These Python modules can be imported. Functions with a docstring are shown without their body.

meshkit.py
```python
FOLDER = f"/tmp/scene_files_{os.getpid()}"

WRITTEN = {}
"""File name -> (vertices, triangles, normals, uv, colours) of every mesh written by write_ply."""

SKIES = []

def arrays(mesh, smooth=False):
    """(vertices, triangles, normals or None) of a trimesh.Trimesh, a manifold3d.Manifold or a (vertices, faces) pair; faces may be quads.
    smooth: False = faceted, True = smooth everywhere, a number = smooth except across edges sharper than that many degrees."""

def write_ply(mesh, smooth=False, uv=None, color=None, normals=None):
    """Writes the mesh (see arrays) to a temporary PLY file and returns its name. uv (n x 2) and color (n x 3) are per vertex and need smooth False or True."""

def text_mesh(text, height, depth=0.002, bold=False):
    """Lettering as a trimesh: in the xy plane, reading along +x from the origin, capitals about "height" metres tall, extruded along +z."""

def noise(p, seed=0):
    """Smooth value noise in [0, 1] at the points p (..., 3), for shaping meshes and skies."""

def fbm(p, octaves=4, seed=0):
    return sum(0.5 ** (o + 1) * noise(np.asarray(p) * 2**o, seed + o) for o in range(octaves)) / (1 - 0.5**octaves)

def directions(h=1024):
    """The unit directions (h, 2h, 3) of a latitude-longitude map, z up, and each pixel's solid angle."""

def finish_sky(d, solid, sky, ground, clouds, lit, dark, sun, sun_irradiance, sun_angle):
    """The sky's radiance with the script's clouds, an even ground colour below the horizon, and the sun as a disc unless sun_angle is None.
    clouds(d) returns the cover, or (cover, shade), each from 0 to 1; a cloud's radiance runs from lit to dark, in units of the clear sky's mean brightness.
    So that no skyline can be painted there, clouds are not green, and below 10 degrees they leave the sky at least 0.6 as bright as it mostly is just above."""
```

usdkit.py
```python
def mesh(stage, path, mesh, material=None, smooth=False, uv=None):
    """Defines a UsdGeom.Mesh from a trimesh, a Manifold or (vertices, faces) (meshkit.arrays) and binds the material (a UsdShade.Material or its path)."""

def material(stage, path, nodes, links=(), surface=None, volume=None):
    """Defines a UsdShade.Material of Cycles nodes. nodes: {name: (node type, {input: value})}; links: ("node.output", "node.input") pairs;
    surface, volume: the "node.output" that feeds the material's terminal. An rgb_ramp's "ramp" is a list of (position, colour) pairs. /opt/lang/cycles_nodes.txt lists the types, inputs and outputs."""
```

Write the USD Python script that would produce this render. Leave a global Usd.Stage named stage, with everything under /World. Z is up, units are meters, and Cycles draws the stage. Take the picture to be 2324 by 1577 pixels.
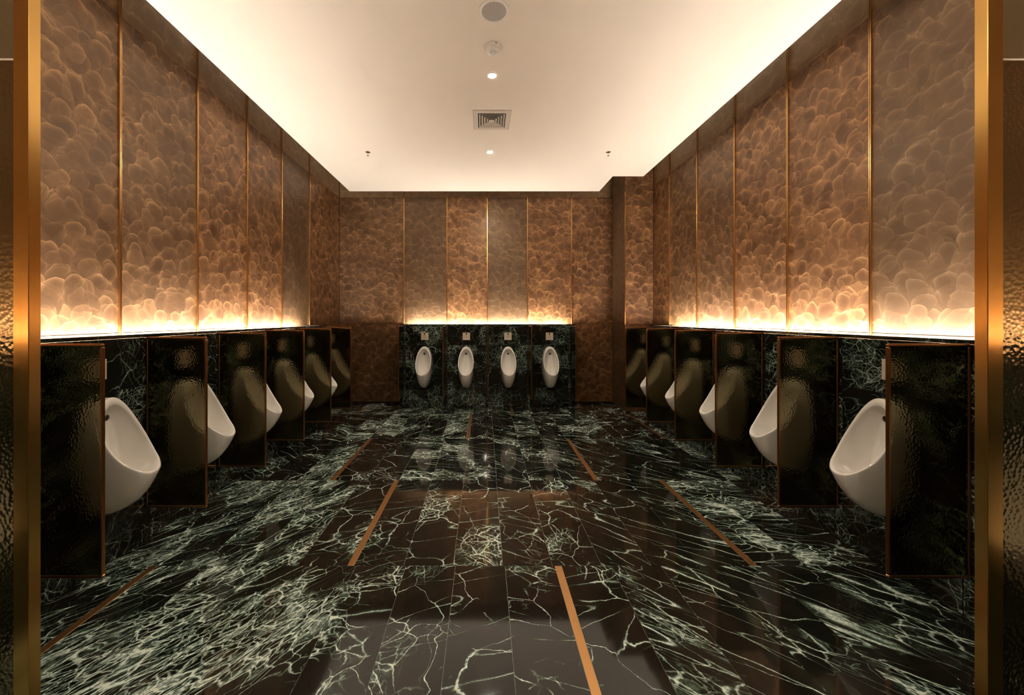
import math, random
import numpy as np
import trimesh
import usdkit
import meshkit
from pxr import Usd, UsdGeom, UsdShade, UsdLux, Gf, Sdf

stage = Usd.Stage.CreateInMemory()
UsdGeom.SetStageUpAxis(stage, UsdGeom.Tokens.z)
UsdGeom.SetStageMetersPerUnit(stage, 1.0)
UsdGeom.Xform.Define(stage, '/World')
UsdGeom.Scope.Define(stage, '/World/Looks')
rng = random.Random(7)

# ------------------------------------------------------------------ camera, light levels, exposure
F, CX, CY, W, H = 858.0, 1099.0, 721.0, 2324.0, 1577.0
AP = 36.0
cam = UsdGeom.Camera.Define(stage, '/World/camera')
cam.CreateFocalLengthAttr(AP * F / W)
cam.CreateHorizontalApertureAttr(AP)
cam.CreateVerticalApertureAttr(AP * H / W)
cam.CreateHorizontalApertureOffsetAttr((W / 2 - CX) / W * AP)
cam.CreateVerticalApertureOffsetAttr(-(H / 2 - CY) / W * AP)
cam.CreateClippingRangeAttr(Gf.Vec2f(0.05, 100))
CAMZ = 1.5
cam.AddTranslateOp().Set(Gf.Vec3d(0, 0, CAMZ))
cam.AddRotateXOp().Set(90.0)
cam.CreateExposureAttr(2.72)

LED = 78.0          # radiance of the ledge light strips
LED_COL = (1.0, 0.92, 0.83)
SPOT = 330.0         # radiance of the downlight lenses
SPOT_COL = (1.0, 0.90, 0.74)
dome = UsdLux.DomeLight.Define(stage, '/World/sky')
dome.CreateIntensityAttr(0.0)
dome.CreateColorAttr(Gf.Vec3f(0, 0, 0))

# ------------------------------------------------------------------ room measures
XL, XR = -2.54, 2.70            # metal wall faces
YB = 6.63                       # back metal wall
DL, DR, DB = -2.29, 2.40, 6.31  # marble dado faces
YF = -2.6                       # wall behind the camera
LEDGE = 1.39
ZC = 3.65                       # ceiling
ZR = 4.15                       # slab over the ceiling
PITCH = 0.6935
PY0 = 1.175                     # full-height screen walls
SCR_Y = [PY0 + PITCH * k for k in range(1, 7)]
SCR_X = [0.048 + PITCH * (k - 2) for k in range(5)]
PIL_Y, PIL_X = 6.04, 2.25
SEAM = 3.61

# ------------------------------------------------------------------ helpers
used = {}
def numbered(path):
    n = used.get(path, 0)
    used[path] = n + 1
    return path if n == 0 else '%s_%03d' % (path, n)

def pth(parent):
    return '/World' if parent is None else str(parent.GetPath())

def obj(name, mesh, mat, parent=None, smooth=False, uv=None):
    p = numbered(pth(parent) + '/' + name)
    return usdkit.mesh(stage, p, mesh, mat, smooth=smooth, uv=uv).GetPrim()

def tag(o, label=None, cat=None, group=None, kind=None):
    for k, v in (('label', label), ('category', cat), ('group', group), ('kind', kind)):
        if v:
            o.SetCustomDataByKey(k, v)
    return o

def thing(name, label=None, cat=None, loc=(0, 0, 0), rz=0.0, group=None, kind=None, parent=None):
    x = UsdGeom.Xform.Define(stage, numbered(pth(parent) + '/' + name))
    if parent is None:
        x.AddTranslateOp().Set(Gf.Vec3d(*loc))
        x.AddRotateZOp().Set(rz)
    return tag(x.GetPrim(), label, cat, group, kind)

def copy_of(src, label, loc, rz, group):
    base = str(src.GetPath())
    x = UsdGeom.Xform.Define(stage, numbered(base))
    x.GetPrim().GetReferences().AddInternalReference(src.GetPath())
    x.ClearXformOpOrder()
    x.GetPrim().SetInstanceable(True)
    api = UsdGeom.XformCommonAPI(x)
    for op in ('xformOp:translate', 'xformOp:rotateZ'):
        pass
    t = x.GetPrim().GetAttribute('xformOp:translate'); t.Set(Gf.Vec3d(*loc))
    r = x.GetPrim().GetAttribute('xformOp:rotateZ'); r.Set(rz)
    x.GetXformOpOrderAttr().Set(['xformOp:translate', 'xformOp:rotateZ'])
    return tag(x.GetPrim(), label, src.GetCustomDataByKey('category'), group)

def bevel_box(lo, hi, b=0.0015):
    """(vertices, triangles, face axis of each vertex): a box with chamfered edges, every facet with vertices of its own."""
    lo, hi = np.minimum(lo, hi).astype(float), np.maximum(lo, hi).astype(float)
    b = min(b, 0.45 * (hi - lo).min())
    c, h = (lo + hi) / 2, (hi - lo) / 2
    V, Fc, A = [], [], []
    def corner(s, keep):
        p = c + s * (h - b)
        p[keep] = c[keep] + s[keep] * h[keep]
        return p
    def poly(pts, ax, n):
        i = len(V)
        pts = list(pts)
        nn = np.cross(pts[1] - pts[0], pts[2] - pts[0])
        if np.dot(nn, n) < 0:
            pts = pts[::-1]
        V.extend(pts); A.extend([ax] * len(pts))
        for k in range(1, len(pts) - 1):
            Fc.append((i, i + k, i + k + 1))
    for ax in range(3):
        o = [k for k in range(3) if k != ax]
        for sg in (-1, 1):
            q = []
            for a, bb in ((-1, -1), (1, -1), (1, 1), (-1, 1)):
                s = np.zeros(3); s[ax] = sg; s[o[0]] = a; s[o[1]] = bb
                q.append(corner(s, ax))
            n = np.zeros(3); n[ax] = sg
            poly(q, ax, n)
    for ax in range(3):                                   # edges along ax
        o = [k for k in range(3) if k != ax]
        for a in (-1, 1):
            for bb in (-1, 1):
                s1 = np.zeros(3); s1[o[0]] = a; s1[o[1]] = bb
                e = []
                for sg, keep in ((-1, o[0]), (1, o[0]), (1, o[1]), (-1, o[1])):
                    s = s1.copy(); s[ax] = sg
                    e.append(corner(s, keep))
                poly(e, o[0], s1)
    for a in (-1, 1):
        for bb in (-1, 1):
            for cc in (-1, 1):
                s = np.array([a, bb, cc], float)
                poly([corner(s, 0), corner(s, 1), corner(s, 2)], 0, s)
    return np.array(V), np.array(Fc), np.array(A)

def slab(name, lo, hi, mat, parent=None, b=0.0015, off=(0, 0), rot=0.0):
    """A bevelled box with planar st coordinates in metres (offset and turned, so that each piece of stone or metal has its own figure)."""
    v, f, a = bevel_box(lo, hi, b)
    uv = np.where((a == 0)[:, None], v[:, [1, 2]], np.where((a == 1)[:, None], v[:, [0, 2]], v[:, [0, 1]]))
    cr, sr = math.cos(rot), math.sin(rot)
    uv = uv @ np.array([[cr, sr], [-sr, cr]]) + np.asarray(off)
    return obj(name, trimesh.Trimesh(v, f, process=False), mat, parent, uv=uv)

def bbox(lo, hi, b=0.0015):
    v, f, a = bevel_box(np.array(lo, float), np.array(hi, float), b)
    return trimesh.Trimesh(v, f, process=False)

def join(*ms):
    return trimesh.util.concatenate(list(ms))

def lathe(profile, n=48):
    """Turns (radius, z) pairs about z; ends on the axis close it."""
    pr = np.array(profile, float)
    ang = np.linspace(0, 2 * np.pi, n, endpoint=False)
    V = np.concatenate([np.stack([r * np.cos(ang), r * np.sin(ang), np.full(n, z)], 1) for r, z in pr])
    Fc = []
    for i in range(len(pr) - 1):
        for k in range(n):
            a, b_ = i * n + k, i * n + (k + 1) % n
            Fc += [(a, b_, b_ + n), (a, b_ + n, a + n)]
    m = trimesh.Trimesh(V, Fc, process=True)
    m.update_faces(m.nondegenerate_faces())
    m.fix_normals()
    return m

def cyl(r, z0, z1, n=32):
    m = trimesh.creation.cylinder(r, abs(z1 - z0), sections=n)
    m.apply_translation([0, 0, (z0 + z1) / 2])
    return m

# ------------------------------------------------------------------ materials
L = '/World/Looks/'
def mat(name, nodes, links=(), surface='p.BSDF'):
    return usdkit.material(stage, L + name, nodes, links, surface=surface)

def plain(name, col, rough=0.5, metal=0.0, **kw):
    return mat(name, {'p': ('principled_bsdf', dict(base_color=col, roughness=rough, metallic=metal, **kw))})

def marble(name, angle, stretch=(1.0, 1.0), crack=1.0, net=1.0, flow=1.0, lines=3.0, patch=0.3, net_lo=0.52, flow_lo=0.40, base=(0.006, 0.0075, 0.006), base2=(0.013, 0.011, 0.008),
           scale=1.0, rough=0.055, vein=(0.63, 0.72, 0.64), gain=1.1):
    """Polished dark green marble. crack: broken hairline cracks; net: clusters of netted veins with pale hearts (patch); flow: long lines along one direction."""
    n, l = {}, []
    n['tc'] = ('texture_coordinate', {})
    n['map'] = ('mapping', {'mapping_type': 'point', 'rotation': (0, 0, angle), 'scale': (scale, scale, scale)})
    l.append(('tc.UV', 'map.vector'))
    def noise(tag_, src, sc, det, ro=0.55):
        n[tag_] = ('noise_texture', {'dimensions': '2D', 'scale': sc, 'detail': det, 'roughness': ro})
        l.append((src, tag_ + '.vector'))
        return tag_ + '.fac'
    def warp(tag_, src, sc, amt, det=3.0):
        noise(tag_ + 'n', src, sc, det, 0.6)
        n[tag_ + 's'] = ('vector_math', {'math_type': 'subtract', 'vector2': (0.5, 0.5, 0.5)})
        n[tag_ + 'm'] = ('vector_math', {'math_type': 'multiply_add', 'vector2': (amt, amt, 0)})
        l.extend([(tag_ + 'n.color', tag_ + 's.vector1'), (tag_ + 's.vector', tag_ + 'm.vector1'), (src, tag_ + 'm.vector3')])
        return tag_ + 'm.vector'
    def ramp(tag_, src, stops):
        n[tag_] = ('rgb_ramp', {'ramp': [(a, (c, c, c)) for a, c in stops]})
        l.append((src, tag_ + '.fac'))
        return tag_ + '.color'
    def op(tag_, kind, a, b=None, k=1.0, c=None, kc=0.0):
        n[tag_] = ('math', {'math_type': kind, 'value2': k, 'value3': kc})
        l.append((a, tag_ + '.value1'))
        if b: l.append((b, tag_ + '.value2'))
        if c: l.append((c, tag_ + '.value3'))
        return tag_ + '.value'
    n['str'] = ('mapping', {'mapping_type': 'point', 'scale': (stretch[0], stretch[1], 1)})
    l.append(('map.vector', 'str.vector'))
    w1 = warp('wa', 'str.vector', 1.3, 0.35, 3.0)
    w2 = warp('wb', w1, 11.0, 0.045, 4.0)
    # cracks, their width running from a hair to a few millimetres
    n['v1'] = ('voronoi_texture', {'dimensions': '2D', 'feature': 'distance_to_edge', 'scale': 3.5}); l.append((w2, 'v1.vector'))
    wd = ramp('wd', noise('wdn', w1, 4.0, 3.0), [(0.35, 0.15), (0.65, 1.0)])
    q1 = op('q1', 'divide', 'v1.distance', wd)
    r1 = ramp('r1', q1, [(0, 1), (0.010, 0.85), (0.019, 0.10), (0.045, 0.0)])
    k1 = ramp('k1', noise('m1', 'map.vector', 2.7, 3.0), [(0.38, 0.0), (0.50, 1.0)])
    a1 = op('a1', 'multiply', r1, k1)
    # netted veins in clusters: two sizes and a pale heart
    n['v2'] = ('voronoi_texture', {'dimensions': '2D', 'feature': 'distance_to_edge', 'scale': 8.5}); l.append((w2, 'v2.vector'))
    q2 = op('q2', 'divide', 'v2.distance', wd)
    r2 = ramp('r2', q2, [(0, 1), (0.025, 0.75), (0.06, 0.05), (0.12, 0.0)])
    n['v3'] = ('voronoi_texture', {'dimensions': '2D', 'feature': 'distance_to_edge', 'scale': 24.0}); l.append((warp('wd3', w2, 20.0, 0.03, 3.0), 'v3.vector'))
    r3 = ramp('r3', 'v3.distance', [(0, 0.8), (0.05, 0.5), (0.13, 0.0)])
    m2 = noise('m2', w1, 1.7, 5.0, 0.60)
    k2 = ramp('k2', m2, [(net_lo - 0.05, 0.0), (net_lo + 0.04, 1.0)])
    k3 = ramp('k3', m2, [(net_lo + 0.02, 0.0), (net_lo + 0.12, 1.0)])
    k4 = ramp('k4', noise('m4', w2, 7.0, 6.0, 0.7), [(0.50, 0.0), (0.62, 1.0)])
    a2 = op('a2', 'multiply', r2, k2)
    a3 = op('a3', 'multiply', r3, k3)
    a4 = op('a4', 'multiply', op('a4a', 'multiply', k4, k3), None, patch)
    # long lines of flow: level lines of a stretched noise
    n['fs'] = ('mapping', {'mapping_type': 'point', 'scale': (0.34, 2.7, 1)}); l.append((warp('wf', 'map.vector', 3.0, 0.05, 4.0), 'fs.vector'))
    fn = noise('fn', 'fs.vector', 1.0, 1.6, 0.45)
    f1 = op('f1', 'fraction', op('f0', 'multiply', fn, None, lines * 4.0))
    f2 = op('f2', 'absolute', op('f2a', 'subtract', f1, None, 0.5))
    f3 = op('f3', 'divide', f2, wd)
    rf = ramp('rf', f3, [(0, 1), (0.022, 0.8), (0.052, 0.08), (0.13, 0.0)])
    n['fm'] = ('mapping', {'mapping_type': 'point', 'scale': (0.7, 2.2, 1)}); l.append(('map.vector', 'fm.vector'))
    kf = ramp('kf', noise('mf', 'fm.vector', 2.2, 4.0), [(flow_lo, 0.0), (flow_lo + 0.16, 1.0)])
    af = op('af', 'multiply', rf, kf)
    t = op('t1', 'multiply', a1, None, crack)
    t = op('t2', 'multiply_add', a2, None, net, t)
    t = op('t3', 'multiply_add', a3, None, net, t)
    t = op('t4', 'multiply_add', af, None, flow, t)
    t = op('t5', 'multiply_add', a4, None, 1.0, t)
    kp = ramp('kp', noise('pg', 'map.vector', 70.0, 3.0), [(0.30, 0.5), (0.58, 1.0)])
    tt = op('t6', 'multiply', t, kp)
    bk = ramp('bk', noise('bn', 'map.vector', 3.0, 5.0, 0.65), [(0.38, 0.0), (0.62, 1.0)])
    n['bc'] = ('mix_color', {'a': base, 'b': base2}); l.append((bk, 'bc.fac'))
    n['gr'] = ('rgb_ramp', {'ramp': [(0.0, (0, 0, 0)), (0.22, tuple(0.12 * gain * c for c in (0.40, 0.66, 0.46))), (0.55, tuple(0.45 * gain * c for c in (vein[0] * 0.9, vein[1], vein[2]))), (1.0, tuple(gain * c for c in vein))]})
    l.append((tt, 'gr.fac'))
    n['ad'] = ('mix_color', {'blend_type': 'add', 'fac': 1.0}); l.extend([('bc.result', 'ad.a'), ('gr.color', 'ad.b')])
    n['p'] = ('principled_bsdf', {'roughness': rough, 'ior': 1.55})
    l.append(('ad.result', 'p.base_color'))
    return mat(name, n, l)

def swirl(name, dark, light, contrast=1.0, bump=0.25, rough=0.42, metal=0.6):
    """Bronze sheet rubbed in overlapping round strokes: each stroke is a shallow dish with a raised rim that lies over the older ones."""
    n, l = {}, []
    n['tc'] = ('texture_coordinate', {})
    n['wn'] = ('noise_texture', {'dimensions': '2D', 'scale': 4.0, 'detail': 3.0})
    n['ws'] = ('vector_math', {'math_type': 'subtract', 'vector2': (0.5, 0.5, 0.5)})
    n['wm'] = ('vector_math', {'math_type': 'multiply_add', 'vector2': (0.11, 0.11, 0)})
    l += [('tc.UV', 'wn.vector'), ('wn.color', 'ws.vector1'), ('ws.vector', 'wm.vector1'), ('tc.UV', 'wm.vector3')]
    prev = tone = None
    def R(nm, src, stops):
        n[nm] = ('rgb_ramp', {'ramp': [(a, (c, c, c)) for a, c in stops]}); l.append((src, nm + '.fac'))
    for i in range(7):
        k = 'q%d' % i
        n[k + 'm'] = ('mapping', {'mapping_type': 'point', 'location': (3.17 * i, 7.31 * i, 0)})
        n[k + 'v'] = ('voronoi_texture', {'dimensions': '2D', 'feature': 'f1', 'scale': 5.0 + 0.42 * i, 'randomness': 0.9})
        n[k + 'c'] = ('separate_color', {'color_type': 'rgb'})
        n[k + 'r'] = ('math', {'math_type': 'multiply_add', 'value2': 0.14, 'value3': 0.40})
        n[k + 'x'] = ('math', {'math_type': 'divide'})
        n[k + 'h'] = ('math', {'math_type': 'multiply', 'value2': 0.5})
        R(k + 'e', k + 'h.value', ((0, 0.0), (0.12, 0.02), (0.28, 0.12), (0.40, 0.34), (0.465, 0.60), (0.487, 0.80), (0.496, 0.62), (0.509, 0.0), (1, 0)))
        R(k + 'i', k + 'h.value', ((0, 1.0), (0.47, 1.0), (0.515, 0.0), (1, 0.0)))
        n[k + 'd'] = ('vector_math', {'math_type': 'subtract'})
        n[k + 'y'] = ('separate_xyz', {})
        n[k + 'w'] = ('map_range', {'from_min': -0.05, 'from_max': 0.10, 'to_min': 0.03, 'to_max': 1.0, 'clamp': True})
        l += [('wm.vector', k + 'm.vector'), (k + 'm.vector', k + 'v.vector'), (k + 'v.color', k + 'c.color'), (k + 'c.r', k + 'r.value1'),
              (k + 'v.distance', k + 'x.value1'), (k + 'r.value', k + 'x.value2'), (k + 'x.value', k + 'h.value1'),
              (k + 'm.vector', k + 'd.vector1'), (k + 'v.position', k + 'd.vector2'), (k + 'd.vector', k + 'y.vector'), (k + 'y.y', k + 'w.value')]
        n[k + 'g'] = ('math', {'math_type': 'multiply_add', 'value2': 0.7, 'value3': 0.3})          # some strokes press harder than others
        n[k + 'p'] = ('math', {'math_type': 'multiply'}); n[k + 'u'] = ('math', {'math_type': 'multiply'})
        l += [(k + 'c.g', k + 'g.value1'), (k + 'g.value', k + 'p.value1'), (k + 'e.color', k + 'p.value2'), (k + 'p.value', k + 'u.value1'), (k + 'w.result', k + 'u.value2')]
        n[k + 'k'] = ('math', {'math_type': 'multiply_add', 'value2': -0.60, 'value3': 1.0}); l.append((k + 'i.color', k + 'k.value1'))
        n[k + 'o'] = ('math', {'math_type': 'multiply_add', 'value1': 0.2})
        if prev:
            l.append((prev, k + 'o.value1'))
        l += [(k + 'k.value', k + 'o.value2'), (k + 'u.value', k + 'o.value3')]
        prev = k + 'o.value'
        n[k + 't'] = ('mix_float', {'a': 0.5}); n[k + 'f'] = ('math', {'math_type': 'multiply', 'value2': 0.65})
        if tone:
            l.append((tone, k + 't.a'))
        l += [(k + 'i.color', k + 'f.value1'), (k + 'f.value', k + 't.fac'), (k + 'c.b', k + 't.b')]
        tone = k + 't.result'
    n['tn'] = ('math', {'math_type': 'multiply_add', 'value2': 0.22}); l += [(tone, 'tn.value1'), (prev, 'tn.value3')]
    prev = 'tn.value'
    n['cn'] = ('noise_texture', {'dimensions': '2D', 'scale': 2.6, 'detail': 4.0}); l.append(('tc.UV', 'cn.vector'))
    n['ck'] = ('map_range', {'from_min': 0.25, 'from_max': 0.75, 'to_min': 0.65, 'to_max': 1.35}); l.append(('cn.fac', 'ck.value'))
    n['cv'] = ('math', {'math_type': 'multiply'}); l += [(prev, 'cv.value1'), ('ck.result', 'cv.value2')]
    n['ct'] = ('math', {'math_type': 'multiply', 'value2': contrast, 'use_clamp': True}); l.append(('cv.value', 'ct.value1'))
    n['mx'] = ('mix_color', {'a': dark, 'b': light}); l.append(('ct.value', 'mx.fac'))
    n['bp'] = ('bump', {'strength': bump, 'distance': 0.006}); l.append((prev, 'bp.height'))
    n['p'] = ('principled_bsdf', {'metallic': metal, 'roughness': rough, 'coat_weight': 0.25, 'coat_roughness': 0.35})
    l += [('mx.result', 'p.base_color'), ('bp.normal', 'p.normal')]
    return mat(name, n, l)

def hammered(name, col, rough, scale, strength, metal=1.0, dist=0.004):
    n = {'tc': ('texture_coordinate', {}),
         'v': ('voronoi_texture', {'dimensions': '2D', 'feature': 'smooth_f1', 'scale': scale, 'smoothness': 0.4}),
         'n': ('noise_texture', {'dimensions': '2D', 'scale': scale * 0.5, 'detail': 2.0}),
         'a': ('math', {'math_type': 'multiply_add', 'value2': 0.7}),
         'b': ('bump', {'strength': strength, 'distance': dist}),
         'p': ('principled_bsdf', {'base_color': col, 'roughness': rough, 'metallic': metal})}
    return mat(name, n, [('tc.UV', 'v.vector'), ('tc.UV', 'n.vector'), ('n.fac', 'a.value1'), ('v.distance', 'a.value3'), ('a.value', 'b.height'), ('b.normal', 'p.normal')])

def brushed(name, col, rough):
    n = {'tc': ('texture_coordinate', {}), 'm': ('mapping', {'mapping_type': 'point', 'scale': (900.0, 900.0, 6.0)}),
         'n': ('noise_texture', {'scale': 1.0, 'detail': 2.0}), 'r': ('map_range', {'from_min': 0.3, 'from_max': 0.7, 'to_min': rough * 0.93, 'to_max': rough * 1.07}),
         'p': ('principled_bsdf', {'base_color': col, 'metallic': 1.0})}
    return mat(name, n, [('tc.object', 'm.vector'), ('m.vector', 'n.vector'), ('n.fac', 'r.value'), ('r.result', 'p.roughness')])

VEIN_L, VEIN_R = math.radians(-52), math.radians(38)
M_floor = {
    'dense':  marble('floor_marble_dense', VEIN_L, (0.7, 1.7), crack=0.8, net=0.9, flow=0.8, lines=2.6, patch=0.55, net_lo=0.43, flow_lo=0.36),
    'streak': marble('floor_marble_streak', VEIN_R, (0.6, 1.5), crack=0.8, net=0.8, flow=1.0, lines=1.7, patch=0.35, net_lo=0.57, flow_lo=0.38),
    'crack':  marble('floor_marble_crack', math.radians(-15), (1.0, 1.0), crack=1.1, net=1.0, flow=0.7, lines=1.8, patch=0.35, net_lo=0.525, flow_lo=0.41, base2=(0.016, 0.012, 0.009)),
    'dark':   marble('floor_marble_dark', math.radians(20), (0.8, 1.2), crack=1.0, net=0.9, flow=0.7, lines=1.6, patch=0.3, net_lo=0.57, flow_lo=0.42, base=(0.010, 0.008, 0.007), base2=(0.018, 0.013, 0.010)),
    'pale':   marble('floor_marble_pale', math.radians(8), (0.6, 1.5), crack=0.8, net=1.0, flow=0.8, lines=2.4, patch=0.55, net_lo=0.44, flow_lo=0.32),
}
M_wallmarble = [marble('dado_marble', math.radians(30), (1.0, 1.2), crack=0.6, net=0.6, flow=0.4, lines=2.0, patch=0.2, net_lo=0.48, scale=1.4, gain=0.75),
                marble('dado_marble_netted', math.radians(-25), (1.0, 1.0), crack=0.6, net=0.75, flow=0.3, lines=2.0, patch=0.2, net_lo=0.47, scale=1.5, gain=0.75)]
M_cap = marble('ledge_marble', 0.4, (1, 1), crack=0.4, net=0.4, flow=0.3, scale=1.5, gain=0.6)
M_copper = swirl('swirled_bronze_warm', (0.070, 0.027, 0.009), (0.58, 0.300, 0.125), 1.12, 0.50)
M_bronze = swirl('swirled_bronze_grey', (0.082, 0.043, 0.019), (0.40, 0.245, 0.125), 0.70, 0.32)
M_bronze2 = swirl('swirled_bronze_mid', (0.072, 0.034, 0.013), (0.50, 0.278, 0.128), 0.97, 0.42)
M_head = swirl('swirled_bronze_head', (0.19, 0.11, 0.05), (0.56, 0.36, 0.19), 0.75, 0.30, metal=0.3)
M_screen = hammered('smoked_hammered_glass', (0.25, 0.215, 0.125), 0.08, 80.0, 0.24, dist=0.002)
M_divider = hammered('hammered_bronze_glass', (0.34, 0.28, 0.165), 0.15, 75.0, 0.25, dist=0.003)
M_divider_top = hammered('matt_bronze_glass', (0.30, 0.225, 0.12), 0.5, 260.0, 0.15)
M_brass = plain('brushed_brass', (0.78, 0.46, 0.14), 0.20, 1.0)
M_strip = brushed('aged_brass_strip', (0.66, 0.38, 0.15), 0.24)
M_inlay = brushed('inlay_brass', (0.62, 0.33, 0.13), 0.40)
M_frame = brushed('dark_copper_frame', (0.36, 0.17, 0.07), 0.28)
M_ceramic = plain('white_ceramic', (0.78, 0.75, 0.70), 0.06, coat_weight=0.5)
M_chrome = plain('chrome', (0.62, 0.60, 0.57), 0.12, 1.0)
M_steel = plain('brushed_steel', (0.70, 0.60, 0.49), 0.45, 0.5)
M_blackgloss = plain('black_gloss', (0.008, 0.008, 0.008), 0.1)
M_groove = plain('dark_groove', (0.03, 0.025, 0.02), 0.6)
M_paint = plain('ceiling_paint', (0.84, 0.775, 0.665), 0.7)
M_white = plain('white_plastic', (0.82, 0.79, 0.73), 0.4)
M_grille = plain('speaker_mesh', (0.42, 0.40, 0.36), 0.6)
M_vent = plain('vent_metal', (0.62, 0.56, 0.47), 0.45)
M_ventdark = plain('vent_dark', (0.05, 0.04, 0.03), 0.8)
M_grout = plain('grout', (0.30, 0.29, 0.25), 0.7)
M_core = plain('dado_core', (0.22, 0.20, 0.17), 0.8)
M_base = plain('dark_bronze_base', (0.05, 0.028, 0.016), 0.35, 0.8)
M_led = mat('led_strip', {'e': ('emission', {'color': LED_COL, 'strength': LED})}, surface='e.emission')
M_lens = mat('downlight_lens', {'e': ('emission', {'color': SPOT_COL, 'strength': SPOT})}, surface='e.emission')

# ------------------------------------------------------------------ floor: 30 x 120 cm marble planks with brass inlays
floor = thing('floor', kind='structure')
slab('subfloor', (XL - 0.2, YF - 0.2, -0.15), (XR + 0.2, YB + 0.2, -0.0025), M_grout, floor, b=0.001)
INLAY = 0.042
rows = [(-2.51, -1.31, -0.8), (-1.31, -0.11, 0.45), (-0.11, 1.09, -0.8), (1.09, 2.287, 0.447), (2.287, 3.487, -0.809), (3.487, 4.69, 1.035), (4.69, 5.89, -0.205), (5.89, 6.295, 0.447), (6.295, YB, -0.809)]
J = 0.0009
def kind_for(xc, yc):
    r = rng.random()
    if yc < 3.6 and xc < -0.85:
        return 'dense' if r < 0.85 else 'crack'
    if xc > 0.65 and yc < 4.6:
        return 'streak' if r < 0.82 else ('dark' if r < 0.9 else 'pale')
    if yc > 3.4:
        return ('streak', 'crack', 'dark', 'pale', 'dense')[min(4, int(r * 5))]
    return 'crack' if r < 0.6 else ('dark' if r < 0.8 else 'streak')
for y0, y1, sx in rows:
    period = 8 * 0.3 + INLAY
    xs = []
    for k in range(-3, 4):
        s = sx + k * period
        xs.append((s - INLAY / 2, s + INLAY / 2, True))
        for j in range(8):
            a = s + INLAY / 2 + 0.3 * j
            xs.append((a, a + 0.3, False))
    for a, b_, brass in xs:
        a, b_ = max(a, XL), min(b_, XR)
        if b_ - a < 0.01:
            continue
        lo, hi = (a + J, y0 + J, -0.012), (b_ - J, y1 - J, 0.0)
        if brass:
            slab('inlay_strip', lo, hi, M_inlay, floor, b=0.0005)
        else:
            kd = kind_for((a + b_) / 2, (y0 + y1) / 2)
            off = (0, 0) if kd in ('dense', 'streak') and rng.random() < 0.75 else (rng.uniform(-30, 30), rng.uniform(-30, 30))
            slab('tile', lo, hi, M_floor[kd], floor, b=0.0005, off=off)

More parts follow.
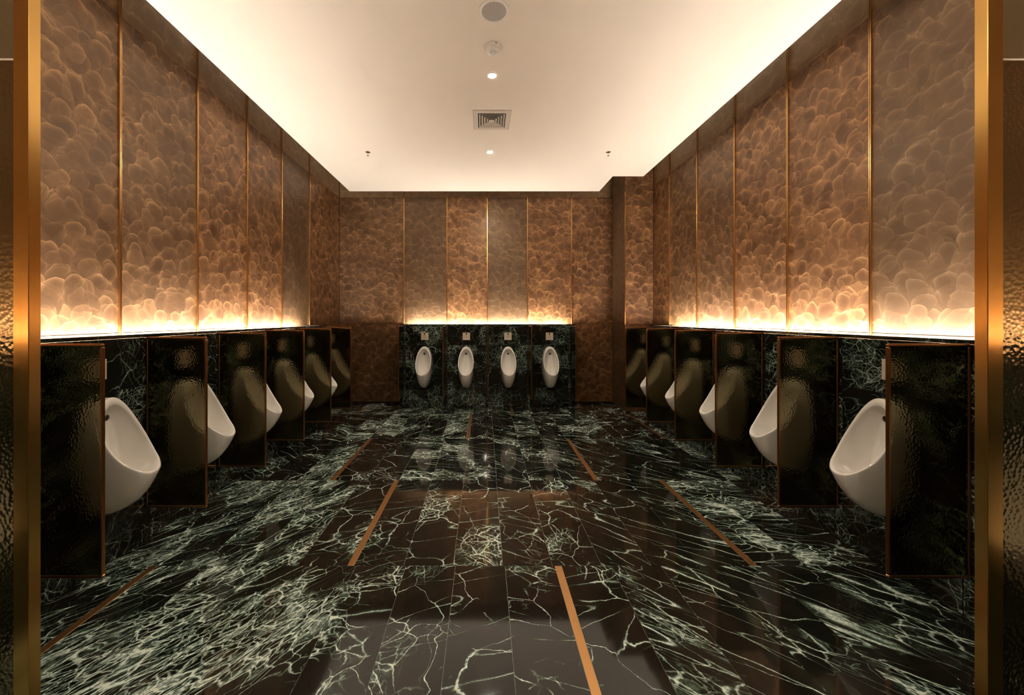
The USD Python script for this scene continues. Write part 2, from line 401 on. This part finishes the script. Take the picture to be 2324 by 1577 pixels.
# ------------------------------------------------------------------ walls: rubbed bronze panels between brass strips
def panel_wall(name, axis, face, sign, cuts, z_low, strips, mats, baseboard=True, span=None):
    """axis: 0 for a wall along y (face = its x), 1 for a wall along x (face = its y); sign: which way the room lies."""
    w = thing(name, kind='structure')
    def box(nm, u0, u1, z0, z1, d0, d1, m, b=0.0015, off=(0, 0), rot=0.0):
        p, q = face + sign * d0, face + sign * d1
        lo, hi = ((p, u0, z0), (q, u1, z1)) if axis == 0 else ((u0, p, z0), (u1, q, z1))
        return slab(nm, lo, hi, m, w, b=b, off=off, rot=rot)
    box('backing', cuts[0], cuts[-1], 0, ZR, -0.16, -0.012, M_base)
    for i in range(len(cuts) - 1):
        m = mats[i % len(mats)]
        for z0, z1 in ((z_low, LEDGE + 0.005), (LEDGE + 0.005, SEAM), (SEAM, ZR)):
            if z1 - z0 < 0.05:
                continue
            mm = M_head if z0 == SEAM else m
            box('panel', cuts[i] + 0.0015, cuts[i + 1] - 0.0015, z0 + 0.0015, z1 - 0.0015, -0.012, 0.0 if z0 != SEAM else -0.004, mm, off=(rng.uniform(-40, 40), rng.uniform(-40, 40)), rot=rng.choice((0, 0.3, -0.25)))
    for u in strips:
        z0 = LEDGE - 0.06
        p, q = face, face + sign * 0.012
        g = face + sign * 0.007
        def bx(u0, u1, a, b_, bev):
            return bbox((a, u0, z0), (b_, u1, SEAM + 0.3), bev) if axis == 0 else bbox((u0, a, z0), (u1, b_, SEAM + 0.3), bev)
        obj('trim_strip', join(bx(u - 0.008, u - 0.002, p, q, 0.001), bx(u + 0.002, u + 0.008, p, q, 0.001), bx(u - 0.002, u + 0.002, p, face + sign * 0.004, 0.0005)), M_strip, w)
    if baseboard:
        box('skirting', (span or (cuts[0], cuts[-1]))[0], (span or (cuts[0], cuts[-1]))[1], 0, 0.035, 0.0, 0.012, M_base, b=0.002)
    return w

left_cuts = [YF, -0.84, -0.15, 0.54, 1.24, 1.93, 2.632, 3.343, 4.043, 4.735, 5.49, YB]
panel_wall('wall_left', 0, XL, 1, left_cuts, 0.0, left_cuts[1:-1], [M_bronze2, M_bronze, M_bronze2, M_bronze, M_copper, M_bronze2, M_bronze2, M_copper, M_copper, M_bronze, M_copper], span=(5.47, YB))
right_cuts = [YF, -0.84, -0.15, 0.54, 1.24, 1.93, 2.638, 3.36, 4.07, 4.79, 5.50, PIL_Y]
panel_wall('wall_right', 0, XR, -1, right_cuts, 0.0, right_cuts[1:-1], [M_bronze, M_bronze2, M_bronze, M_copper, M_bronze, M_bronze, M_copper, M_copper, M_bronze2, M_bronze2, M_copper], span=(5.55, PIL_Y))
back_cuts = [XL, -1.406, -0.653, 0.054, 0.757, 1.53, PIL_X]
panel_wall('wall_back', 1, YB, -1, back_cuts, 0.0, back_cuts[1:-1], [M_bronze2, M_bronze, M_copper, M_bronze, M_copper, M_copper], span=(XL, PIL_X))
panel_wall('wall_front', 1, YF, 1, [XL, -1.5, -0.75, 0.0, 0.75, 1.5, XR], 0.0, [-1.5, -0.75, 0, 0.75, 1.5], [M_bronze, M_bronze2], span=(XL, XR))

# boxed-out pier in the far right corner
pier = thing('wall_pier', kind='structure')
slab('backing', (PIL_X + 0.012, PIL_Y + 0.012, 0), (XR + 0.16, YB + 0.16, ZR), M_base, pier)
for z0, z1, m in ((0.0, LEDGE + 0.005, M_bronze2), (LEDGE + 0.005, SEAM, M_copper), (SEAM, ZR, M_copper)):
    slab('panel', (PIL_X + 0.0015, PIL_Y, z0 + 0.0015), (XR - 0.001, PIL_Y + 0.012, z1 - 0.0015), m, pier, off=(rng.uniform(-40, 40), rng.uniform(-40, 40)))
    slab('panel', (PIL_X, PIL_Y + 0.0015, z0 + 0.0015), (PIL_X + 0.012, YB - 0.001, z1 - 0.0015), M_bronze, pier, off=(rng.uniform(-40, 40), rng.uniform(-40, 40)))
obj('trim_strip', bbox((PIL_X - 0.004, PIL_Y - 0.004, LEDGE - 0.01), (PIL_X + 0.006, PIL_Y + 0.006, SEAM - 0.1), 0.001), M_brass, pier)

# ------------------------------------------------------------------ ceiling raft with a shadow gap round it
from shapely.geometry import Polygon
poly = Polygon([(-2.29, YF + 0.1), (2.42, YF + 0.1), (2.42, 5.75), (1.955, 5.75), (1.955, 6.43), (-2.29, 6.43)])
raft = trimesh.creation.extrude_polygon(poly, 0.10, engine='earcut')
raft.apply_translation([0, 0, ZC])
tag(obj('ceiling', raft, M_paint), kind='structure')
tag(obj('ceiling_slab', bbox((XL - 0.2, YF - 0.2, ZR), (XR + 0.2, YB + 0.2, ZR + 0.15)), M_paint), kind='structure')

# ------------------------------------------------------------------ marble dados with a light trough on top
def dado(name, label, axis, face, sign, u0, u1, joints, wall, bays):
    """A marble-clad upstand: face = its front plane, sign = towards the room; joints = edges between the slabs along it."""
    d = thing(name, label, 'wall ledge', kind='structure')
    depth = abs(wall - face)
    def box(nm, a, b_, z0, z1, d0, d1, m, bev=0.001):
        p, q = face - sign * d0, face - sign * d1
        lo, hi = ((p, a, z0), (q, b_, z1)) if axis == 0 else ((a, p, z0), (b_, q, z1))
        return slab(nm, lo, hi, m, d, b=bev, off=(rng.uniform(-40, 40), rng.uniform(-40, 40)), rot=rng.uniform(-0.5, 0.5))
    box('core', u0 + 0.002, u1 - 0.002, 0, LEDGE - 0.085, 0.022, depth - 0.0005, M_core)
    g = 0.0006
    for i in range(len(joints) - 1):
        a, b_ = joints[i], joints[i + 1]
        for k, (z0, z1) in enumerate(((0.001, 1.045), (1.045, LEDGE - 0.022))):
            box('slab', a + g, b_ - g, z0 + g, z1 - g, 0.0 if bays[i % len(bays)] else 0.003, 0.022, M_wallmarble[rng.randrange(2)])
    box('ledge_cap', u0, u1, LEDGE - 0.021, LEDGE, -0.004, 0.045, M_cap, 0.0015)
    box('ledge_upstand', u0, u1, LEDGE - 0.085, LEDGE - 0.022, 0.0225, 0.044, M_core)
    box('end_cap', u0, u0 + 0.03, LEDGE - 0.085, LEDGE, 0.0455, depth - 0.0005, M_cap)
    box('end_cap', u1 - 0.03, u1, LEDGE - 0.085, LEDGE, 0.0455, depth - 0.0005, M_cap)
    return d

def joints_for(screens, u0, u1):
    js = [u0]
    for s in screens:
        js += [s - 0.028, s + 0.028]
    js.append(u1)
    return sorted(j for j in js if u0 <= j <= u1)

side = [PY0 + PITCH * k for k in range(-4, 7)]
dado('marble_dado', 'dark green marble ledge wall along the left side of the room', 0, DL, 1, YF + 0.001, 5.46, joints_for([s for s in side if s < 5.4], YF + 0.001, 5.46), XL, [True, False])
dado('marble_dado', 'dark green marble ledge wall along the right side of the room', 0, DR, -1, YF + 0.001, 5.48, joints_for([s for s in side if s < 5.4], YF + 0.001, 5.48), XR, [True, False])
dado('marble_dado', 'short dark green marble ledge wall behind the four urinals at the far end', 1, DB, -1, -1.406, 1.515, joints_for(SCR_X, -1.406, 1.515), YB, [True, False])

def led(label, axis, wall, sign, u0, u1, dist, tilt=52.0):
    """A light strip behind the ledge upstand, turned towards the wall and tilted up. sign = from the wall into the room."""
    um, z = (u0 + u1) / 2, LEDGE - 0.048
    p = wall + sign * dist
    o = thing('light_strip', label, 'light', (p, um, z) if axis == 0 else (um, p, z))
    ln = (u1 - u0) / 2
    chan, diff = bbox((-0.003, -ln, -0.012), (0.003, ln, 0.012), 0.0008), bbox((0.0031, -ln + 0.004, -0.009), (0.0055, ln - 0.004, 0.009), 0.0006)
    for m in (chan, diff):                                   # local +x is the lit side; tilt it up, then turn it to face the wall
        m.apply_transform(trimesh.transformations.rotation_matrix(-math.radians(tilt), [0, 1, 0]))
        ang_ = {(0, 1): math.pi, (0, -1): 0.0, (1, -1): math.pi / 2, (1, 1): -math.pi / 2}[(axis, sign)]
        m.apply_transform(trimesh.transformations.rotation_matrix(ang_, [0, 0, 1]))
    obj('channel', chan, M_vent, o)
    obj('diffuser', diff, M_led, o)
led('warm light strip in the trough of the left marble ledge', 0, XL, 1, -2.5, 5.22, 0.13)
led('warm light strip in the trough of the right marble ledge', 0, XR, -1, -2.5, 5.42, 0.16)
led('short warm light strip in the trough of the far marble ledge', 1, YB, -1, -1.33, 1.44, 0.16)

# ------------------------------------------------------------------ full-height dividers either side of the opening
def divider(label, x_edge, x_wall, s):
    d = thing('screen_wall', label, 'partition', (x_edge, PY0, 0), kind='structure')
    w = x_wall - x_edge
    t = 0.012
    x0, x1 = sorted((s * 0.0495, w))
    slab('hammered_panel', (x0, 0.008, 0.001), (x1, 0.008 + t, 2.306), M_divider, d, off=(3.3 * s, 1.0))
    slab('plain_panel', (x0, 0.008, 2.311), (x1, 0.008 + t, ZC - 0.001), M_divider_top, d, off=(9.1 * s, 5.0))
    slab('joint_bead', (x0, 0.006, 2.306), (x1, 0.022, 2.311), M_steel, d, b=0.0005)
    j0, j1 = sorted((0.0, s * 0.049))
    slab('jamb', (j0, 0.0, 0.001), (j1, 0.033, ZC - 0.001), M_brass, d, b=0.0015)
divider('hammered bronze glass screen wall with brass jamb at the left edge of the opening', -1034 * PY0 / F, DL - 0.001, -1)
divider('hammered bronze glass screen wall with brass jamb at the right edge of the opening', 1143 * PY0 / F, DR + 0.001, 1)

# ------------------------------------------------------------------ urinal screens
def make_screen(label, loc, rz, group):
    """Local frame: wall at y = 0, the screen runs to y = -0.412; its thickness is along x."""
    o = thing('urinal_screen', label, 'screen', loc, rz, group)
    z0, z1, dep, t, fw = 0.215, 1.373, 0.412, 0.018, 0.017
    slab('panel', (-0.005, -dep + 0.012, z0 + 0.012), (0.005, -0.012, z1 - 0.012), M_screen, o, b=0.0005, off=(2.2, 3.1))
    h = t / 2
    def bar(lo, hi, b=0.0045):
        obj('frame_bar', bbox(lo, hi, b), M_frame, o)
    bar((-h, -dep, z1 - fw), (h, -0.0005, z1), 0.007)
    bar((-h, -dep, z0), (h, -0.0005, z0 + fw))
    bar((-h, -dep, z0 + fw), (h, -dep + fw, z1 - fw))
    bar((-h, -fw, z0 + fw), (h, -0.0005, z1 - fw))
    return o

ordn = ['first', 'second', 'third', 'fourth', 'fifth', 'sixth']
gl, gr, gb = 'urinal screens along the left wall', 'urinal screens along the right wall', 'urinal screens at the far end'
scr0 = None
for k, y in enumerate(SCR_Y):
    where = 'nearest' if k == 0 else ('farthest' if k == 5 else ordn[k] + ' from the front')
    for sgn, face, rz, g in ((-1, DL, 90.0, gl), (1, DR, -90.0, gr)):
        lab = 'dark hammered glass screen in copper frame on the %s wall, %s' % ('left' if sgn < 0 else 'right', where)
        if scr0 is None:
            scr0 = make_screen(lab, (face, y, 0), rz, g)
        else:
            copy_of(scr0, lab, (face, y, 0), rz, g)
bl = ['leftmost', 'second from left', 'middle one', 'second from right', 'rightmost']
for k, x in enumerate(SCR_X):
    copy_of(scr0, 'dark hammered glass screen in copper frame on the far marble wall, ' + bl[k], (x, DB, 0), 0.0, gb)

# ------------------------------------------------------------------ urinals
def interp(x, pts):
    from scipy.interpolate import PchipInterpolator
    p = np.array(sorted(pts))
    return PchipInterpolator(p[:, 0], p[:, 1])(x)

def urinal_mesh():
    n = 96
    ang = np.linspace(0, 2 * np.pi, n, endpoint=False)       # 0 at the top, pi at the front lip
    c, s = np.cos(ang), np.sin(ang)
    RIMZ = [(0.578, 0.330), (0.588, 0.322), (0.624, 0.286), (0.680, 0.228), (0.766, 0.168), (0.873, 0.116), (0.95, 0.090), (1.03, 0.068)]
    def rim(ztop, zbot, wmax, dshift, pw):
        z = zbot + (ztop - zbot) * (0.5 + 0.5 * c)
        t = (0.5 - 0.5 * c)                                   # 0 top, 1 lip
        w = wmax * np.sign(s) * np.abs(s) ** 0.92 * (0.80 + 0.36 * t - 0.06 * t * t) / 1.02
        d = interp(z, RIMZ) + dshift
        return np.stack([w, -d, z], 1)
    Ro = rim(1.025, 0.578, 0.134, 0.0, 1)
    Ro_soft = rim(1.017, 0.585, 0.130, 0.004, 1)
    Ri_soft = rim(0.984, 0.590, 0.1190, 0.003, 1)
    Ri = rim(0.978, 0.595, 0.1155, -0.004, 1)
    # back outline on the wall
    zt, zb = 1.025, 0.335
    zw = zb + (zt - zb) * (0.5 + 0.5 * c)
    ww = interp(zw, [(0.335, 0.0), (0.338, 0.03), (0.36, 0.055), (0.40, 0.076), (0.47, 0.099), (0.55, 0.117), (0.64, 0.127), (0.78, 0.126), (0.88, 0.113), (0.95, 0.090), (0.995, 0.062), (1.015, 0.036), (1.025, 0.0)]) * np.sign(s)
    Wl = np.stack([ww, np.zeros(n), zw], 1)
    rings = []
    K = 14
    t = np.linspace(0, 1, K + 1)[:, None, None]
    P0, P3 = Ro, Wl
    dr = -Ro[:, 1]
    P1 = Ro + np.stack([0.15 * (Wl[:, 0] - Ro[:, 0]), 0.17 * dr, -0.50 * (Ro[:, 2] - Wl[:, 2])], 1)
    P2 = Wl + np.stack([0.30 * (Ro[:, 0] - Wl[:, 0]), -0.60 * dr, 0 * dr], 1)
    B = (1 - t) ** 3 * P0 + 3 * (1 - t) ** 2 * t * P1 + 3 * (1 - t) * t * t * P2 + t ** 3 * P3
    for k in range(K, -1, -1):
        rings.append(B[k])
    rings += [Ro_soft, (Ro_soft + Ri_soft) / 2 + np.array([0, -0.003, 0.002]), Ri_soft, Ri]
    # basin inside: runs back to a dished wall, deeper at the lip
    Kl = np.stack([0.058 * np.sign(s) * np.abs(s) ** 0.9 * (0.55 + 0.65 * (0.5 - 0.5 * c)), -(0.034 + 0.085 * (0.5 - 0.5 * c) ** 3), 0.47 + 0.46 * (0.5 + 0.5 * c) ** 0.9], 1)
    M = 12
    t = np.linspace(0, 1, M + 1)[1:, None, None]
    di = -Ri[:, 1]
    Q1 = Ri + np.stack([0.02 * Ri[:, 0], 0.45 * (di - 0.03), -0.40 * (Ri[:, 2] - Kl[:, 2])], 1)
    Q2 = Kl + np.stack([0.55 * (Ri[:, 0] - Kl[:, 0]), np.zeros(n), 0.10 * (Ri[:, 2] - Kl[:, 2])], 1)
    G = (1 - t) ** 3 * Ri + 3 * (1 - t) ** 2 * t * Q1 + 3 * (1 - t) * t * t * Q2 + t ** 3 * Kl
    rings += [G[k] for k in range(M)]
    ctr = Kl.mean(0)
    for q in (0.66, 0.33):
        rings.append(ctr + (Kl - ctr) * q + np.array([0, 0.002, 0]))
    V = np.concatenate(rings + [[ctr + [0, 0.003, 0]]])
    Fc = []
    for i in range(len(rings) - 1):
        for k in range(n):
            a, b_ = i * n + k, i * n + (k + 1) % n
            Fc += [(a, b_, b_ + n), (a, b_ + n, a + n)]
    last = (len(rings) - 1) * n
    for k in range(n):
        Fc.append((last + k, last + (k + 1) % n, len(V) - 1))
    m = trimesh.Trimesh(V, Fc, process=False)
    m.merge_vertices()
    m.update_faces(m.nondegenerate_faces())
    # outward = towards the room at the lip ring
    fn = m.face_normals
    q = np.argmin(np.abs(m.triangles_center - [0, -0.25, 0.40]).sum(1))
    if fn[q][2] > 0:
        m.invert()
    return m

def make_urinal(label, loc, rz, group):
    o = thing('urinal', label, 'urinal', loc, rz, group)
    obj('bowl', urinal_mesh(), M_ceramic, o, smooth=50)
    cap = lathe([(0, 0), (0.0175, 0), (0.0185, 0.003), (0.0165, 0.006), (0.012, 0.0072), (0.0, 0.008)], 40)
    slot = bbox((-0.009, -0.0022, 0.0072), (0.009, 0.0022, 0.0086), 0.0006)
    T = trimesh.transformations.rotation_matrix(math.pi / 2, [1, 0, 0])
    for m in (cap, slot):
        m.apply_transform(T)
        m.apply_translation([0, -0.040, 0.905])
    ci = obj('flush_inlet', cap, M_chrome, o, smooth=40)
    obj('slot', slot, M_blackgloss, ci)
    tag(ci, 'chrome flush inlet')
    mark = bbox((-0.010, -0.0006, -0.0012), (0.010, 0.0006, 0.0012), 0.0003)
    mark.apply_translation([0, -0.071, 1.0095])
    obj('maker_mark', mark, M_groove, o)
    return o

def make_plate(label, loc, rz, group):
    o = thing('flush_plate', label, 'flush plate', loc, rz, group)
    obj('plate', bbox((-0.062, -0.008, -0.062), (0.062, -0.0004, 0.062), 0.002), M_steel, o)
    obj('sensor_window', bbox((-0.009, -0.0092, 0.030), (0.009, -0.0081, 0.052), 0.0004), M_blackgloss, o)
    ring = lathe([(0.017, 0), (0.0195, 0), (0.0195, 0.0015), (0.017, 0.0015), (0.017, 0)], 40)
    ring.apply_transform(trimesh.transformations.rotation_matrix(math.pi / 2, [1, 0, 0]))
    ring.apply_translation([0, -0.0081, 0.0])
    obj('button_ring', ring, M_groove, o)
    return o

u0 = p0 = None
def place_u(label, plabel, x, y, rz, g, pg, py=None):
    py = y if py is None else py
    global u0, p0
    if u0 is None:
        u0 = make_urinal(label, (x, y, 0), rz, g)
        p0 = make_plate(plabel, (x, py, 1.19), rz, pg)
    else:
        copy_of(u0, label, (x, y, 0), rz, g)
        copy_of(p0, plabel, (x, py, 1.19), rz, pg)
bu = ['leftmost', 'second from left', 'third from left', 'rightmost']
for k in range(4):
    x = (SCR_X[k] + SCR_X[k + 1]) / 2
    place_u('white ceramic urinal on the far marble wall, ' + bu[k] + ' of four', 'square steel flush plate on the far marble wall, ' + bu[k] + ' of four', x, DB, 0.0, 'urinals on the far wall', 'flush plates on the far wall')
for k in range(5):
    mid = SCR_Y[k] + PITCH / 2
    where = 'nearest of five' if k == 0 else ('farthest of five' if k == 4 else ordn[k] + ' of five from the front')
    for side_, face, rz, y, py in (('left', DL, 90.0, mid + 0.035, mid + 0.01), ('right', DR, -90.0, mid + 0.008, mid)):
        place_u('white ceramic urinal on the %s marble wall, %s' % (side_, where), 'square steel flush plate on the %s wall, %s' % (side_, where), face, y, rz,
                'urinals along the %s wall' % side_, 'flush plates along the %s wall' % side_, py)
for side_, face, rz in (('left', DL, 90.0), ('right', DR, -90.0)):      # hidden behind and before the screen walls, seen mirrored in the glass
    for y, w in ((PY0 + PITCH / 2 - 0.04, 'mirrored in the nearest screen on the %s'), (PY0 - PITCH / 2 + 0.03, 'mirrored in the hammered screen wall at the %s edge')):
        place_u('white ceramic urinal ' + w % side_, 'steel flush plate above the urinal ' + w % side_, face, y, rz,
                'urinals along the %s wall' % side_, 'flush plates along the %s wall' % side_)

# ------------------------------------------------------------------ ceiling fittings
def downlight(label, x, y, group='downlights down the middle of the ceiling'):
    o = thing('downlight', label, 'ceiling light', (x, y, ZC), 0, group)
    obj('trim_ring', lathe([(0.030, -0.0004), (0.042, -0.0004), (0.042, -0.003), (0.037, -0.006), (0.032, -0.005), (0.030, -0.0004)], 48), M_white, o, smooth=40)
    obj('lens', cyl(0.0295, -0.0035, -0.0006, 40), M_lens, o)
downlight('small round recessed downlight between smoke detector and square air vent', 0.070, 3.354)
downlight('small round recessed downlight beyond the square air vent', 0.074, 4.906)
for y, w in ((1.80, 'nearest in front of the camera, above the frame'), (0.25, 'right over the camera'), (-1.30, 'behind the camera')):
    downlight('small round recessed downlight ' + w, 0.07, y)

o = thing('speaker', 'round white ceiling speaker with grey mesh grille', 'speaker', (0.068, 2.65, ZC))
obj('trim_ring', lathe([(0.084, -0.0004), (0.106, -0.0004), (0.106, -0.004), (0.100, -0.009), (0.090, -0.009), (0.085, -0.006), (0.084, -0.0004)], 72), M_white, o, smooth=40)
obj('grille', lathe([(0, -0.0075), (0.045, -0.0068), (0.084, -0.0045), (0.084, -0.001), (0, -0.001)], 72), M_grille, o, smooth=40)
for a in (0.9, 2.3, 4.7):
    m = cyl(0.003, -0.0105, -0.0086, 12); m.apply_translation([0.096 * math.cos(a), 0.096 * math.sin(a), 0])
    obj('screw', m, M_vent, o)

o = thing('smoke_detector', 'white domed smoke detector on the ceiling', 'smoke detector', (0.068, 3.0, ZC))
obj('base', lathe([(0, -0.0004), (0.066, -0.0004), (0.066, -0.010), (0.060, -0.016), (0.0, -0.016)], 64), M_white, o, smooth=40)
obj('dome', lathe([(0, -0.016), (0.053, -0.016), (0.053, -0.030), (0.047, -0.040), (0.036, -0.046), (0.030, -0.048), (0, -0.048)], 64), M_white, o, smooth=40)
sn = obj('sensor_cap', lathe([(0, -0.048), (0.026, -0.048), (0.026, -0.054), (0.022, -0.058), (0, -0.058)], 48), M_white, o, smooth=40)
for a in range(8):
    m = cyl(0.0024, -0.0588, -0.0575, 10); m.apply_translation([0.016 * math.cos(a * math.pi / 4), 0.016 * math.sin(a * math.pi / 4), 0])
    obj('vent_hole', m, M_ventdark, sn)
m = cyl(0.004, -0.013, -0.009, 12); m.apply_translation([0.024, -0.0615, -0.003])
obj('indicator', m, M_ventdark, o)

def square_ring(h0, h1, z0, z1, t):
    """A sloping square collar from half-width h0 at z0 to h1 at z1, t thick."""
    def loop(h, z): return [(-h, -h, z), (h, -h, z), (h, h, z), (-h, h, z)]
    V = np.array(loop(h0, z0) + loop(h1, z1) + loop(h1 - t, z1) + loop(h0 - t, z0), float)
    Fc = []
    for i in range(4):
        a, b_ = i * 4, ((i + 1) % 4) * 4
        for k in range(4):
            q = (k + 1) % 4
            Fc += [(a + k, a + q, b_ + q), (a + k, b_ + q, b_ + k)]
    m = trimesh.Trimesh(V, Fc, process=False); m.fix_normals()
    return m
o = thing('air_vent', 'square ceiling air vent with nested louvres', 'air vent', (0.081, 4.109, ZC))
obj('backing', bbox((-0.155, -0.155, -0.0012), (0.155, 0.155, -0.0004), 0.0003), M_ventdark, o)
obj('frame', square_ring(0.201, 0.193, -0.0004, -0.010, 0.045), M_vent, o)
for k in range(4):
    h = 0.138 - 0.028 * k
    obj('louvre', square_ring(h - 0.012, h, -0.002, -0.014, 0.006), M_vent, o)
obj('centre_plate', bbox((-0.030, -0.030, -0.016), (0.030, 0.030, -0.012), 0.001), M_vent, o)

def sprinkler(label, x, y):
    o = thing('sprinkler', label, 'sprinkler', (x, y, ZC), 0, 'sprinklers on the ceiling')
    obj('escutcheon', lathe([(0, -0.0004), (0.030, -0.0004), (0.030, -0.003), (0.018, -0.008), (0, -0.008)], 32), M_chrome, o, smooth=40)
    parts = [cyl(0.006, -0.022, -0.008, 16)]
    for sx in (-1, 1):
        a = trimesh.creation.cylinder(0.002, segment=[(sx * 0.006, 0, -0.022), (sx * 0.010, 0, -0.034)], sections=10)
        b_ = trimesh.creation.cylinder(0.002, segment=[(sx * 0.010, 0, -0.034), (0, 0, -0.048)], sections=10)
        parts += [a, b_]
    obj('head', join(*parts), M_chrome, o)
    obj('deflector', lathe([(0, -0.047), (0.013, -0.047), (0.013, -0.0495), (0, -0.0495)], 24), M_chrome, o)
sprinkler('small chrome fire sprinkler on the left side of the ceiling', -1.51, 4.906)
sprinkler('small chrome fire sprinkler on the right side of the ceiling', 1.61, 4.906)

# floor drain by the pier
o = thing('floor_drain', 'small square floor drain in the far right corner', 'drain', (2.10, 5.93, 0.0))
obj('frame', join(*[bbox(a, b_, 0.0004) for a, b_ in (((-0.06, -0.06, 0.0001), (0.06, -0.052, 0.0016)), ((-0.06, 0.052, 0.0001), (0.06, 0.06, 0.0016)), ((-0.06, -0.052, 0.0001), (-0.052, 0.052, 0.0016)), ((0.052, -0.052, 0.0001), (0.06, 0.052, 0.0016)))]), M_steel, o)
slab('cover', (-0.048, -0.048, 0.0001), (0.048, 0.048, 0.0010), M_floor['dark'], o, b=0.0003)
